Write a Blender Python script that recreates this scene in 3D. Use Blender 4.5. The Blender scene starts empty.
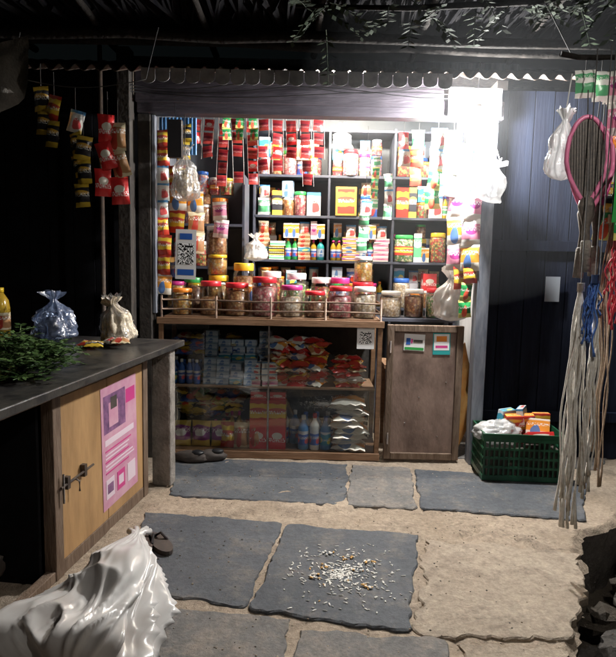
import bpy, math, random
from mathutils import Matrix, Vector, noise
random.seed(11)
U=random.uniform
T=Matrix.Translation
def RX(a): return Matrix.Rotation(math.radians(a),4,'X')
def RY(a): return Matrix.Rotation(math.radians(a),4,'Y')
def RZ(a): return Matrix.Rotation(math.radians(a),4,'Z')
scene=bpy.context.scene
# ------------------------------------------------------------ materials
def newmat(name):
    m=bpy.data.materials.new(name); m.use_nodes=True
    nt=m.node_tree; b=nt.nodes['Principled BSDF']
    return m,nt,b
def N(nt,t,**k):
    n=nt.nodes.new(t)
    for a,v in k.items(): setattr(n,a,v)
    return n
def c4(c): return (c[0],c[1],c[2],1)
def P(name,col,rough=.6,metal=0,col2=None,ns=8,bump=0,bs=60,detail=3,stretch=None,lo=.35,hi=.65,spec=None):
    m,nt,b=newmat(name)
    b.inputs['Base Color'].default_value=c4(col)
    b.inputs['Roughness'].default_value=rough
    b.inputs['Metallic'].default_value=metal
    if spec is not None: b.inputs['Specular IOR Level'].default_value=spec
    tc=N(nt,'ShaderNodeTexCoord'); mp=N(nt,'ShaderNodeMapping')
    nt.links.new(tc.outputs['Object'],mp.inputs['Vector'])
    if stretch: mp.inputs['Scale'].default_value=stretch
    if col2 is not None:
        n=N(nt,'ShaderNodeTexNoise'); n.inputs['Scale'].default_value=ns; n.inputs['Detail'].default_value=detail
        n.inputs['Roughness'].default_value=.65
        nt.links.new(mp.outputs[0],n.inputs['Vector'])
        r=N(nt,'ShaderNodeValToRGB'); r.color_ramp.elements[0].position=lo; r.color_ramp.elements[1].position=hi
        r.color_ramp.elements[0].color=c4(col); r.color_ramp.elements[1].color=c4(col2)
        nt.links.new(n.outputs['Fac'],r.inputs[0]); nt.links.new(r.outputs[0],b.inputs['Base Color'])
    if bump:
        n2=N(nt,'ShaderNodeTexNoise'); n2.inputs['Scale'].default_value=bs; n2.inputs['Detail'].default_value=2
        nt.links.new(mp.outputs[0],n2.inputs['Vector'])
        bp=N(nt,'ShaderNodeBump'); bp.inputs['Strength'].default_value=bump; bp.inputs['Distance'].default_value=.01
        nt.links.new(n2.outputs['Fac'],bp.inputs['Height']); nt.links.new(bp.outputs[0],b.inputs['Normal'])
    return m
def mat_pack(name,c1,c2,c3,rough=.3,txt=(.9,.9,.85),kind=0):
    m,nt,b=newmat(name); L=nt.links.new
    uv=N(nt,'ShaderNodeTexCoord'); sp=N(nt,'ShaderNodeSeparateXYZ'); L(uv.outputs['UV'],sp.inputs[0])
    r=N(nt,'ShaderNodeValToRGB'); cr=r.color_ramp; cr.interpolation='CONSTANT'
    cr.elements[0].position=0; cr.elements[0].color=c4(c2 if kind!=1 else c1)
    cr.elements[1].position=U(.12,.3); cr.elements[1].color=c4(c1)
    e=cr.elements.new(U(.72,.88)); e.color=c4(c2)
    nz=N(nt,'ShaderNodeTexNoise'); nz.inputs['Scale'].default_value=U(1.5,3); nz.inputs['Detail'].default_value=0; L(uv.outputs['UV'],nz.inputs['Vector'])
    ma=N(nt,'ShaderNodeMath',operation='MULTIPLY_ADD'); ma.inputs[1].default_value=U(.0,.25); L(nz.outputs['Fac'],ma.inputs[0])
    sb=N(nt,'ShaderNodeMath',operation='SUBTRACT'); sb.inputs[1].default_value=.06; L(sp.outputs[1],sb.inputs[0]); L(sb.outputs[0],ma.inputs[2])
    L(ma.outputs[0],r.inputs[0])
    cen=[(.5,.55),(.62,.35),(.5,.6),(.4,.4)][kind%4]; scl=[(1.0,2.2),(1.2,1.3),(.62,3.2),(1.5,1.0)][kind%4]
    vm=N(nt,'ShaderNodeVectorMath',operation='SUBTRACT'); vm.inputs[1].default_value=(cen[0],cen[1],0); L(uv.outputs['UV'],vm.inputs[0])
    vs=N(nt,'ShaderNodeVectorMath',operation='MULTIPLY'); vs.inputs[1].default_value=(scl[0],scl[1],0); L(vm.outputs[0],vs.inputs[0])
    vl=N(nt,'ShaderNodeVectorMath',operation='LENGTH'); L(vs.outputs[0],vl.inputs[0])
    nz2=N(nt,'ShaderNodeMath',operation='MULTIPLY_ADD'); L(nz.outputs['Fac'],nz2.inputs[0]); nz2.inputs[1].default_value=.0 if kind in (0,2) else .5; L(vl.outputs['Value'],nz2.inputs[2])
    lt=N(nt,'ShaderNodeMath',operation='LESS_THAN'); lt.inputs[1].default_value=.31 if kind in (0,2) else .55; L(nz2.outputs[0],lt.inputs[0])
    mx=N(nt,'ShaderNodeMixRGB'); L(lt.outputs[0],mx.inputs[0]); L(r.outputs[0],mx.inputs[1]); mx.inputs[2].default_value=c4(c3)
    mp=N(nt,'ShaderNodeMapping'); mp.inputs['Scale'].default_value=(U(17,24),U(6,9),1); L(uv.outputs['UV'],mp.inputs[0])
    vo=N(nt,'ShaderNodeTexNoise'); vo.inputs['Scale'].default_value=1.6; vo.inputs['Detail'].default_value=0; L(mp.outputs[0],vo.inputs['Vector'])
    g=N(nt,'ShaderNodeMath',operation='GREATER_THAN'); g.inputs[1].default_value=.55; L(vo.outputs['Fac'],g.inputs[0])
    bc=U(.3,.7); cmp_=N(nt,'ShaderNodeMath',operation='COMPARE'); cmp_.inputs[1].default_value=bc; cmp_.inputs[2].default_value=U(.06,.11); L(sp.outputs[1],cmp_.inputs[0])
    an=N(nt,'ShaderNodeMath',operation='MULTIPLY'); L(g.outputs[0],an.inputs[0]); L(cmp_.outputs[0],an.inputs[1])
    mx2=N(nt,'ShaderNodeMixRGB'); L(an.outputs[0],mx2.inputs[0]); L(mx.outputs[0],mx2.inputs[1]); mx2.inputs[2].default_value=c4(txt)
    L(mx2.outputs[0],b.inputs['Base Color'])
    b.inputs['Roughness'].default_value=rough
    return m
def mat_candy(name,c1,c2,c3,sc=60):
    m,nt,b=newmat(name); L=nt.links.new
    tc=N(nt,'ShaderNodeTexCoord'); vo=N(nt,'ShaderNodeTexVoronoi'); vo.inputs['Scale'].default_value=sc
    L(tc.outputs['Object'],vo.inputs['Vector'])
    sp=N(nt,'ShaderNodeSeparateColor'); L(vo.outputs['Color'],sp.inputs[0])
    r=N(nt,'ShaderNodeValToRGB'); cr=r.color_ramp; cr.interpolation='CONSTANT'
    cr.elements[0].color=c4(c1); cr.elements[1].position=.4; cr.elements[1].color=c4(c2)
    e=cr.elements.new(.72); e.color=c4(c3); L(sp.outputs[0],r.inputs[0])
    mu=N(nt,'ShaderNodeMixRGB',blend_type='MULTIPLY'); mu.inputs[0].default_value=.8
    r2=N(nt,'ShaderNodeValToRGB'); r2.color_ramp.elements[0].color=(1,1,1,1); r2.color_ramp.elements[1].color=(.25,.2,.18,1); r2.color_ramp.elements[1].position=.8
    L(vo.outputs['Distance'],r2.inputs[0]); L(r.outputs[0],mu.inputs[1]); L(r2.outputs[0],mu.inputs[2])
    L(mu.outputs[0],b.inputs['Base Color']); b.inputs['Roughness'].default_value=.4; b.inputs['Coat Weight'].default_value=.8; b.inputs['Coat Roughness'].default_value=.08
    return m
def mat_film(name,tint=(1,1,1),gloss=.12,milk=0.0,rough=.08,bump=0,mc=(.8,.8,.8)):
    m=bpy.data.materials.new(name); m.use_nodes=True; nt=m.node_tree; nt.nodes.clear(); L=nt.links.new
    o=N(nt,'ShaderNodeOutputMaterial'); t=N(nt,'ShaderNodeBsdfTransparent'); t.inputs[0].default_value=c4(tint)
    g=N(nt,'ShaderNodeBsdfGlossy'); g.inputs['Roughness'].default_value=rough
    lw=N(nt,'ShaderNodeLayerWeight'); lw.inputs[0].default_value=.35
    ma=N(nt,'ShaderNodeMath',operation='MULTIPLY_ADD'); L(lw.outputs['Fresnel'],ma.inputs[0]); ma.inputs[1].default_value=.6; ma.inputs[2].default_value=gloss*.3
    mx=N(nt,'ShaderNodeMixShader'); L(ma.outputs[0],mx.inputs[0])
    if milk>0:
        d=N(nt,'ShaderNodeBsdfDiffuse'); d.inputs[0].default_value=c4(mc)
        tr=N(nt,'ShaderNodeBsdfTranslucent'); tr.inputs[0].default_value=c4(mc)
        a=N(nt,'ShaderNodeMixShader'); a.inputs[0].default_value=.4; L(d.outputs[0],a.inputs[1]); L(tr.outputs[0],a.inputs[2])
        m2=N(nt,'ShaderNodeMixShader'); m2.inputs[0].default_value=milk; L(t.outputs[0],m2.inputs[1]); L(a.outputs[0],m2.inputs[2])
        L(m2.outputs[0],mx.inputs[1])
    else: L(t.outputs[0],mx.inputs[1])
    L(g.outputs[0],mx.inputs[2]); L(mx.outputs[0],o.inputs[0])
    if bump:
        tc=N(nt,'ShaderNodeTexCoord'); n2=N(nt,'ShaderNodeTexNoise'); n2.inputs['Scale'].default_value=25; L(tc.outputs['Object'],n2.inputs['Vector'])
        bp=N(nt,'ShaderNodeBump'); bp.inputs['Strength'].default_value=bump; bp.inputs['Distance'].default_value=.02
        L(n2.outputs['Fac'],bp.inputs['Height']); L(bp.outputs[0],g.inputs['Normal'])
    return m
def mat_qr():
    m,nt,b=newmat('qr_print'); L=nt.links.new
    tc=N(nt,'ShaderNodeTexCoord'); s=N(nt,'ShaderNodeVectorMath',operation='SCALE'); s.inputs['Scale'].default_value=21; L(tc.outputs['UV'],s.inputs[0])
    f=N(nt,'ShaderNodeVectorMath',operation='FLOOR'); L(s.outputs[0],f.inputs[0])
    w=N(nt,'ShaderNodeTexWhiteNoise'); L(f.outputs[0],w.inputs['Vector'])
    g=N(nt,'ShaderNodeMath',operation='GREATER_THAN'); g.inputs[1].default_value=.5; L(w.outputs['Value'],g.inputs[0])
    L(g.outputs[0],b.inputs['Base Color']); b.inputs['Roughness'].default_value=.5
    return m
def mat_emit(name,col,st):
    m=bpy.data.materials.new(name); m.use_nodes=True; nt=m.node_tree; nt.nodes.clear()
    o=N(nt,'ShaderNodeOutputMaterial'); e=N(nt,'ShaderNodeEmission'); e.inputs[0].default_value=c4(col); e.inputs[1].default_value=st
    nt.links.new(e.outputs[0],o.inputs[0]); return m
def mat_ground(name,ca,cb,cc,bump=.6,thr=.52,wid=.2):
    m,nt,b=newmat(name); L=nt.links.new
    tc=N(nt,'ShaderNodeTexCoord')
    n1=N(nt,'ShaderNodeTexNoise'); n1.inputs['Scale'].default_value=2.2; n1.inputs['Detail'].default_value=4; n1.inputs['Roughness'].default_value=.7
    n2=N(nt,'ShaderNodeTexNoise'); n2.inputs['Scale'].default_value=38; n2.inputs['Detail'].default_value=4; n2.inputs['Roughness'].default_value=.8
    n3=N(nt,'ShaderNodeTexNoise'); n3.inputs['Scale'].default_value=4.5; n3.inputs['Detail'].default_value=7; n3.inputs['Roughness'].default_value=.8
    for n in (n1,n2,n3): L(tc.outputs['Object'],n.inputs['Vector'])
    r=N(nt,'ShaderNodeValToRGB'); r.color_ramp.elements[0].position=.33; r.color_ramp.elements[1].position=.66
    r.color_ramp.elements[0].color=c4(ca); r.color_ramp.elements[1].color=c4(cb); L(n1.outputs['Fac'],r.inputs[0])
    r3=N(nt,'ShaderNodeValToRGB'); r3.color_ramp.elements[0].position=thr; r3.color_ramp.elements[1].position=thr+wid
    r3.color_ramp.elements[0].color=(0,0,0,1); r3.color_ramp.elements[1].color=(.85,.85,.85,1); L(n3.outputs['Fac'],r3.inputs[0])
    mx=N(nt,'ShaderNodeMixRGB'); L(r3.outputs[0],mx.inputs[0]); L(r.outputs[0],mx.inputs[1]); mx.inputs[2].default_value=c4(cc)
    r2=N(nt,'ShaderNodeValToRGB'); r2.color_ramp.elements[0].position=.3; r2.color_ramp.elements[1].position=.7
    r2.color_ramp.elements[0].color=(.6,.6,.6,1); r2.color_ramp.elements[1].color=(1.15,1.15,1.15,1); L(n2.outputs['Fac'],r2.inputs[0])
    mu=N(nt,'ShaderNodeMixRGB',blend_type='MULTIPLY'); mu.inputs[0].default_value=1; L(mx.outputs[0],mu.inputs[1]); L(r2.outputs[0],mu.inputs[2])
    L(mu.outputs[0],b.inputs['Base Color'])
    n4=N(nt,'ShaderNodeTexNoise'); n4.inputs['Scale'].default_value=18; n4.inputs['Detail'].default_value=6; n4.inputs['Roughness'].default_value=.75; L(tc.outputs['Object'],n4.inputs['Vector'])
    bp=N(nt,'ShaderNodeBump'); bp.inputs['Strength'].default_value=bump; bp.inputs['Distance'].default_value=.025
    L(n4.outputs['Fac'],bp.inputs['Height']); L(bp.outputs[0],b.inputs['Normal'])
    b.inputs['Roughness'].default_value=.75
    return m

M={}
M['tan']=mat_ground('tan_mortar',(.35,.275,.20),(.52,.42,.32),(.19,.15,.115),.9,.5)
M['pale']=mat_ground('pale_stone',(.36,.29,.22),(.48,.40,.31),(.22,.175,.135),.7,.5)
M['slab']=mat_ground('slate_slab',(.065,.074,.088),(.105,.115,.13),(.24,.205,.17),.4,.50,.26)
M['slab2']=mat_ground('slate_slab_light',(.13,.13,.13),(.20,.19,.18),(.31,.265,.22),.5,.46)
M['dirt']=mat_ground('dirt',(.07,.055,.04),(.12,.095,.07),(.05,.045,.04),1)
M['rock']=mat_ground('rubble_rock',(.10,.09,.08),(.16,.14,.12),(.06,.055,.05),1)
M['wood']=P('case_wood',(.16,.085,.045),.45,col2=(.25,.14,.075),ns=6,stretch=(1,1,8),bump=.2,bs=30)
M['woodh']=P('case_wood_h',(.20,.11,.06),.45,col2=(.31,.185,.11),ns=6,stretch=(1,8,8),bump=.2,bs=30)
M['ply']=P('tan_plywood',(.50,.30,.135),.5,col2=(.31,.18,.08),ns=6,stretch=(1,1,.25),bump=.15,bs=40,detail=6)
M['plyg']=P('worn_grey_plywood',(.12,.078,.062),.55,col2=(.30,.21,.17),ns=6,stretch=(1,1,.5),bump=.25,bs=40,detail=9)
M['oldwood']=P('old_wood',(.11,.07,.045),.7,col2=(.20,.14,.10),ns=10,stretch=(3,3,.5),bump=.5,bs=40)
M['darkwood']=P('dark_wood',(.022,.018,.016),.7,col2=(.045,.038,.032),ns=10,bump=.4,bs=30)
M['blackstone']=P('black_granite',(.018,.018,.02),.35,col2=(.065,.06,.053),ns=12,bump=.12,bs=50,detail=9)
M['navy']=P('navy_paint',(.05,.06,.07),.5,col2=(.07,.08,.095),ns=4)
M['navyw']=P('navy_shelf',(.045,.052,.075),.5,col2=(.07,.076,.10),ns=7)
M['navydark']=P('navy_plank',(.005,.007,.017),.75,col2=(.009,.013,.027),ns=5,stretch=(4,4,.3),bump=.3,bs=18,spec=.2)
M['blackwall']=P('black_wall',(.005,.005,.006),.9,col2=(.009,.009,.011),ns=5,spec=.1)  # near-black, for walls, awning sheet and cabinet inside
M['greybeam']=P('dark_mauve_beam',(.04,.034,.045),.6,col2=(.075,.064,.08),ns=9,bump=.35,bs=30,stretch=(.4,3,3))
M['greypost']=P('grey_painted_post',(.12,.135,.17),.55,col2=(.22,.235,.27),ns=9,bump=.3,bs=30,stretch=(3,3,.5))
M['concrete']=P('rough_concrete',(.15,.135,.12),.85,col2=(.32,.29,.26),ns=9,bump=.8,bs=50,detail=7)
M['metal']=P('dull_steel',(.35,.35,.36),.35,metal=.9,col2=(.2,.16,.13),ns=20)
M['darkmetal']=P('rusty_iron',(.05,.04,.037),.6,metal=.3,col2=(.10,.07,.05),ns=30)
M['rail']=P('rail_metal',(.09,.06,.045),.5,metal=.3,col2=(.2,.13,.09),ns=20)
M['asb']=P('corrugated_sheet',(.20,.20,.21),.8,col2=(.32,.32,.32),ns=12)
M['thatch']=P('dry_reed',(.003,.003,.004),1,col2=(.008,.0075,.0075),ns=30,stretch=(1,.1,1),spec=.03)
M['leaf']=P('leaf_green',(.010,.018,.008),.85,col2=(.020,.030,.015),ns=6,spec=.1)
M['leafd']=P('herb_green',(.03,.075,.018),.5,col2=(.08,.14,.035),ns=20)
M['bark']=P('bark',(.01,.009,.008),.95,col2=(.02,.017,.015),ns=20,bump=.8,bs=30,spec=.1)
M['white']=P('white_paper',(.8,.8,.8),.5)
M['whitewall']=P('white_board',(.75,.76,.78),.6,col2=(.65,.66,.68),ns=9)
M['black']=P('black_plastic',(.015,.015,.017),.4)
M['rubber']=P('worn_rubber',(.05,.04,.035),.7,col2=(.08,.06,.05),ns=20)
M['rope']=P('cotton_rope',(.82,.80,.75),.85,col2=(.66,.62,.56),ns=60)
M['rope2']=P('jute_rope',(.50,.38,.28),.85,col2=(.36,.26,.18),ns=60)
M['ropeb']=P('blue_nylon',(.08,.18,.50),.5)
M['roper']=P('red_nylon',(.5,.04,.06),.5)
M['string']=P('string',(.05,.047,.045),.8)
M['pink']=P('pink_plastic',(.72,.2,.36),.35)
M['meshdark']=P('bat_mesh',(.06,.05,.048),.6,col2=(.12,.10,.08),ns=60)
M['green']=P('crate_green',(.012,.10,.045),.4,col2=(.008,.06,.03),ns=12)
M['film']=mat_film('clear_plastic')
M['filmbag']=mat_film('polythene_film',gloss=.3,milk=.2,rough=.2,bump=.8)
M['filmblue']=mat_film('blue_polythene_film',tint=(.8,.88,1),gloss=.3,milk=.38,rough=.25,bump=.8,mc=(.35,.45,.7))
M['milky']=mat_film('milky_bag',gloss=.3,milk=.8,rough=.25,bump=.6)
M['glass']=mat_film('glass_pane',tint=(.95,.97,.97),gloss=.1,rough=.02)
M['cloth']=P('grey_sackcloth',(.16,.145,.13),.9,col2=(.24,.22,.19),ns=14,bump=.6,bs=80)
M['gold']=P('gold_frame',(.6,.38,.08),.35,metal=.6)
M['qr']=mat_qr()
M['poster']=P('poster_pink',(.56,.24,.37),.45,col2=(.64,.38,.47),ns=6)
M['posterp']=P('poster_purple',(.12,.06,.14),.45,col2=(.30,.14,.28),ns=20)
M['posterl']=P('poster_pale',(.75,.62,.70),.45)
M['hot']=P('poster_magenta',(.6,.06,.25),.4)
M['red']=P('red_plastic',(.55,.02,.03),.35); M['yellow']=P('yellow_plastic',(.75,.5,.03),.35)
M['blue']=P('blue_plastic',(.03,.12,.45),.35); M['wht']=P('white_plastic',(.75,.75,.72),.35)
M['grn']=P('green_plastic',(.04,.35,.08),.35); M['org']=P('orange_plastic',(.8,.25,.03),.35)
M['teal']=P('teal_plastic',(.03,.35,.35),.35); M['mag']=P('magenta_plastic',(.55,.04,.22),.35)
M['bluesheet']=P('blue_corrugated_plastic',(.07,.22,.5),.4,col2=(.1,.3,.6),ns=5)
M['cream']=P('cream_rice',(.62,.52,.38),.6,col2=(.75,.66,.52),ns=60,bump=.5,bs=120)
M['oil']=P('oil_yellow',(.42,.27,.03),.15)
M['switch']=P('paper_note',(.28,.31,.35),.6)
M['orangelit']=P('orange_light_tint',(.85,.35,.08),.6,col2=(.9,.55,.2),ns=9)  # orange-ish light of the gap put into the base colour
M['petal']=P('puffed_rice_white',(.85,.83,.78),.7); M['petaly']=P('marigold_petal',(.7,.42,.15),.7)
pk=[((.6,.03,.03),(.6,.03,.03),(.75,.7,.6)),((.03,.28,.08),(.7,.65,.2),(.75,.1,.05)),((.75,.5,.05),(.5,.05,.03),(.5,.08,.05)),
 ((.05,.12,.45),(.7,.7,.72),(.65,.1,.1)),((.72,.7,.65),(.1,.3,.55),(.65,.1,.1)),((.65,.25,.35),(.8,.75,.7),(.35,.04,.2)),
 ((.8,.33,.04),(.8,.75,.65),(.1,.2,.45)),((.12,.42,.2),(.85,.85,.8),(.85,.85,.8)),((.02,.02,.025),(.65,.45,.05),(.6,.35,.05)),
 ((.05,.32,.45),(.7,.75,.8),(.75,.7,.1)),((.3,.05,.27),(.7,.5,.1),(.8,.75,.75)),((.42,.5,.6),(.22,.33,.45),(.1,.2,.4)),((.42,.22,.1),(.7,.6,.4),(.45,.05,.03))]
PK=[mat_pack('printed_foil_%d'%i,*p,kind=(i*3+i//4)%4) for i,p in enumerate(pk)]
redsach=mat_pack('sachet_red',(.36,.02,.03),(.48,.06,.05),(.16,.01,.02),txt=(.7,.4,.35),kind=2)
CD=[mat_candy('contents_%d'%i,*c) for i,c in enumerate([
 ((.45,.22,.08),(.6,.38,.18),(.35,.14,.06)),((.55,.08,.06),(.65,.45,.15),(.2,.25,.1)),((.7,.6,.45),(.6,.48,.3),(.75,.7,.6)),
 ((.55,.22,.22),(.65,.45,.38),(.45,.1,.12)),((.15,.33,.12),(.6,.6,.3),(.7,.7,.6)),((.65,.33,.08),(.65,.45,.12),(.7,.55,.3)),
 ((.22,.09,.05),(.32,.16,.09),(.45,.28,.14)),((.6,.6,.62),(.25,.3,.5),(.65,.25,.22))])]
LID=[M['red'],M['yellow'],M['wht'],M['blue'],M['grn'],M['mag'],M['org']]
# ------------------------------------------------------------ mesh builder
class MB:
    def __init__(s): s.v=[];s.f=[];s.m=[];s.uv=[];s.sm=[];s.mats=[]
    def mi(s,mat):
        if mat not in s.mats: s.mats.append(mat)
        return s.mats.index(mat)
    def add(s,vs,fs,mat,uvs=None,smooth=False,X=None):
        o=len(s.v); k=s.mi(mat)
        for p in vs:
            p=Vector(p); s.v.append(tuple(X@p) if X is not None else tuple(p))
        for i,f in enumerate(fs):
            s.f.append([a+o for a in f]); s.m.append(k); s.sm.append(smooth)
            s.uv.append(uvs[i] if uvs else [((0,0),(1,0),(1,1),(0,1))[j%4] for j in range(len(f))])
    def box(s,x0,x1,y0,y1,z0,z1,mat,X=None):
        v=[(x0,y0,z0),(x1,y0,z0),(x1,y1,z0),(x0,y1,z0),(x0,y0,z1),(x1,y0,z1),(x1,y1,z1),(x0,y1,z1)]
        f=[(0,1,5,4),(1,2,6,5),(2,3,7,6),(3,0,4,7),(4,5,6,7),(3,2,1,0)]
        s.add(v,f,mat,X=X)
    def lathe(s,prof,mat,seg=18,X=None,smooth=True,cap=True):
        v=[];f=[];uv=[];n=len(prof)
        z0=prof[0][1]; zr=(prof[-1][1]-z0) or 1
        for r,z in prof:
            for i in range(seg):
                a=2*math.pi*i/seg; v.append((r*math.cos(a),r*math.sin(a),z))
        for j in range(n-1):
            for i in range(seg):
                k=(i+1)%seg
                f.append((j*seg+i,j*seg+k,(j+1)*seg+k,(j+1)*seg+i))
                va=(prof[j][1]-z0)/zr; vb=(prof[j+1][1]-z0)/zr
                uv.append([(3*i/seg%1.0,va),(3*i/seg%1.0+3/seg,va),(3*i/seg%1.0+3/seg,vb),(3*i/seg%1.0,vb)])
        if cap:
            f.append(tuple(range(seg))[::-1]); uv.append([(0.02,0.02)]*seg)
            f.append(tuple((n-1)*seg+i for i in range(seg))); uv.append([(0.02,0.02)]*seg)
        s.add(v,f,mat,uv,smooth,X)
    def pillow(s,w,h,t,mat,X=None,nx=7,ny=9,wr=.18):
        sd=U(0,100)
        for side in (1,-1):
            v=[];f=[];uv=[]
            for j in range(ny+1):
                b=-1+2*j/ny
                for i in range(nx+1):
                    a=-1+2*i/nx
                    e=max(0,1-abs(a)**3.2)*max(0,1-abs(b)**3.0 if abs(b)<.9 else 0)
                    th=t/2*e*(1+wr*4*noise.noise(Vector((a*2.3+sd,b*2.3,side)))+wr*3*noise.noise(Vector((a*6+sd,b*6,side)))) + .0008
                    xs=w/2*a*(1-.07*(1-abs(b)**2))
                    v.append((xs,-side*th+ (0.03*w*math.sin(i*2.9) if abs(b)>.99 else 0),h/2*b+ .01*h*noise.noise(Vector((a*3,sd,b)))))
            for j in range(ny):
                for i in range(nx):
                    q=[j*(nx+1)+i,j*(nx+1)+i+1,(j+1)*(nx+1)+i+1,(j+1)*(nx+1)+i]
                    u=[(i/nx,j/ny),((i+1)/nx,j/ny),((i+1)/nx,(j+1)/ny),(i/nx,(j+1)/ny)]
                    if side<0: q=q[::-1];u=u[::-1]
                    f.append(q); uv.append(u)
            s.add(v,f,mat,uv,True,X)
    def tube(s,pts,r,mat,seg=6,X=None):
        pts=[Vector(p) for p in pts]; v=[];f=[];n=len(pts)
        rs=r if isinstance(r,(list,tuple)) else [r]*n
        for k,p in enumerate(pts):
            d=(pts[min(k+1,n-1)]-pts[max(k-1,0)]).normalized()
            a=d.cross(Vector((0,1,0))).normalized() if abs(d.z)>=.95 else d.cross(Vector((0,0,1))).normalized()
            b=d.cross(a)
            for i in range(seg):
                t=2*math.pi*i/seg; v.append(p+rs[k]*(math.cos(t)*a+math.sin(t)*b))
        for j in range(n-1):
            for i in range(seg):
                k=(i+1)%seg; f.append((j*seg+i,j*seg+k,(j+1)*seg+k,(j+1)*seg+i))
        f.append(tuple(range(seg))); f.append(tuple((n-1)*seg+i for i in range(seg)))
        s.add(v,f,mat,None,True,X)
    def blob(s,rx,ry,rz,mat,X=None,seg=28,rings=18,amp=.15,fr=2.0,ridge=True,flat=None):
        sd=Vector((U(0,50),U(0,50),0)); v=[];f=[]
        for j in range(rings+1):
            ph=math.pi*j/rings
            for i in range(seg):
                th=2*math.pi*i/seg
                d=Vector((math.sin(ph)*math.cos(th),math.sin(ph)*math.sin(th),-math.cos(ph)))
                q=d*fr+sd
                nn=noise.noise(q)*.6+(abs(noise.noise(q*1.9))*-1.0+.2 if ridge else 0)+.25*noise.noise(q*5)
                k=1+amp*nn
                p=Vector((d.x*rx*k,d.y*ry*k,d.z*rz*k))
                if flat is not None: p.z=max(p.z,-rz*flat)
                v.append(p)
        for j in range(rings):
            for i in range(seg):
                k=(i+1)%seg; f.append((j*seg+i,j*seg+k,(j+1)*seg+k,(j+1)*seg+i))
        s.add(v,f,mat,None,True,X)
    def bag(s,r,h,mat,X=None,seg=60,rings=34,fold=.35,loose=.34):
        sd=U(0,90); v=[];f=[]
        for j in range(rings+1):
            t=j/rings
            if t<.62: rr=r*(min(1,(t/.10))**.5)*(1-.18*(t/.62)**2)
            elif t<.85: q=(t-.62)/.23; rr=r*(.82*(1-q)**1.4+.16*q)
            else: rr=r*(.16+(t-.85)*3.2)
            for i in range(seg):
                a=2*math.pi*i/seg; ca,sa=math.cos(a),math.sin(a)
                fo=abs(noise.noise(Vector((ca*2.6+sd,sa*2.6,t*1.2))))*fold*(0.4+t)*2+noise.noise(Vector((ca*1.3,sa*1.3+sd,t*3.5)))*loose+.22*abs(noise.noise(Vector((ca*4+sd,sa*4,t*9))))
                k=max(.15,1-fo+.12)
                v.append((ca*rr*k+.25*r*t*noise.noise(Vector((sd,t*3,1))),sa*rr*k,max(0,h*t*(1+(.10*noise.noise(Vector((ca*2,sa*2,sd))) if t>.8 else 0))+.05*h*noise.noise(Vector((ca*3,sa*3,t*5+sd)))*(1 if t>.08 else 0))))
        for j in range(rings):
            for i in range(seg):
                k=(i+1)%seg; f.append((j*seg+i,j*seg+k,(j+1)*seg+k,(j+1)*seg+i))
        s.add(v,f,mat,None,True,X)
    def mesh(s,name):
        me=bpy.data.meshes.new(name); me.from_pydata(s.v,[],s.f)
        for m in s.mats: me.materials.append(m)
        me.polygons.foreach_set('material_index',s.m); me.polygons.foreach_set('use_smooth',s.sm)
        ul=me.uv_layers.new(name='UVMap'); flat=[c for f in s.uv for p in f for c in p]
        ul.data.foreach_set('uv',flat); me.update(); return me
    def obj(s,name,parent=None,bevel=0,X=None):
        return place(s.mesh(name),name,X,parent,bevel)
def place(me,name,X=None,parent=None,bevel=0):
    o=bpy.data.objects.new(name,me); scene.collection.objects.link(o)
    if X is not None: o.matrix_world=X
    if parent: o.parent=parent
    if bevel:
        b=o.modifiers.new('Bevel','BEVEL'); b.width=bevel; b.segments=2; b.limit_method='ANGLE'
    return o
def empty(name):
    o=bpy.data.objects.new(name,None); scene.collection.objects.link(o); return o
# ------------------------------------------------------------ camera
cam=bpy.data.cameras.new('camera'); co=bpy.data.objects.new('camera',cam); scene.collection.objects.link(co)
cam.sensor_fit='VERTICAL'; cam.sensor_height=24; cam.lens=21.9; cam.clip_end=500; cam.clip_start=.05
co.matrix_world=T((0,0,1.5))@RX(90-6.3)@RZ(1.2)
scene.camera=co
# ------------------------------------------------------------ ground
b=MB(); b.add([(-150,-150,-.42),(150,-150,-.42),(150,150,-.42),(-150,150,-.42)],[(0,1,2,3)],M['dirt']); b.obj('ground')
def edge(y):
    if y>3.45: e=1.9+ (y-3.45)*.8
    elif y>3.3: e=1.62+(y-3.3)*1.9
    else: e=1.05+(y-2.14)*.49
    return max(.8,min(e,3.2))+.05*noise.noise(Vector((0,y*7,3)))+.03*noise.noise(Vector((1,y*23,3)))
b=MB(); nx,ny=200,230; v=[];f=[]
for j in range(ny+1):
    y=.6+6.2*j/ny; e=edge(y)
    for i in range(nx+1):
        x=-4+(e+4)*(i/nx)**.75
        z=.007*noise.noise(Vector((x*1.5,y*1.5,0)))+.008*noise.noise(Vector((x*6,y*6,1)))+.006*noise.noise(Vector((x*20,y*20,1)))-.001
        cr=abs(noise.noise(Vector((x*1.6+3,y*1.6,4)))+.25*noise.noise(Vector((x*7,y*7,8))))
        if cr<.03: z-=.024*(1-cr/.03)
        if i>nx-3: z-=.012*(i-nx+3)
        v.append((x,y,z))
for j in range(ny):
    for i in range(nx):
        a=j*(nx+1)+i; f.append((a,a+1,a+nx+2,a+nx+1))
b.add(v,f,M['tan'],None,True)
v=[];f=[]
for j in range(ny+1):
    y=.6+6.2*j/ny; e=edge(y); z0=b.v[j*(nx+1)+nx][2]
    for k in range(6):
        v.append((e+(0 if k==0 else .05*noise.noise(Vector((k*2.1,y*6,9)))-.012*k),y,z0-k*.09))
for j in range(ny):
    for k in range(5):
        a=j*6+k; f.append((a,a+1,a+7,a+6))
b.add(v,f,M['rock'],None,False)
b.obj('stone_patio')
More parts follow.
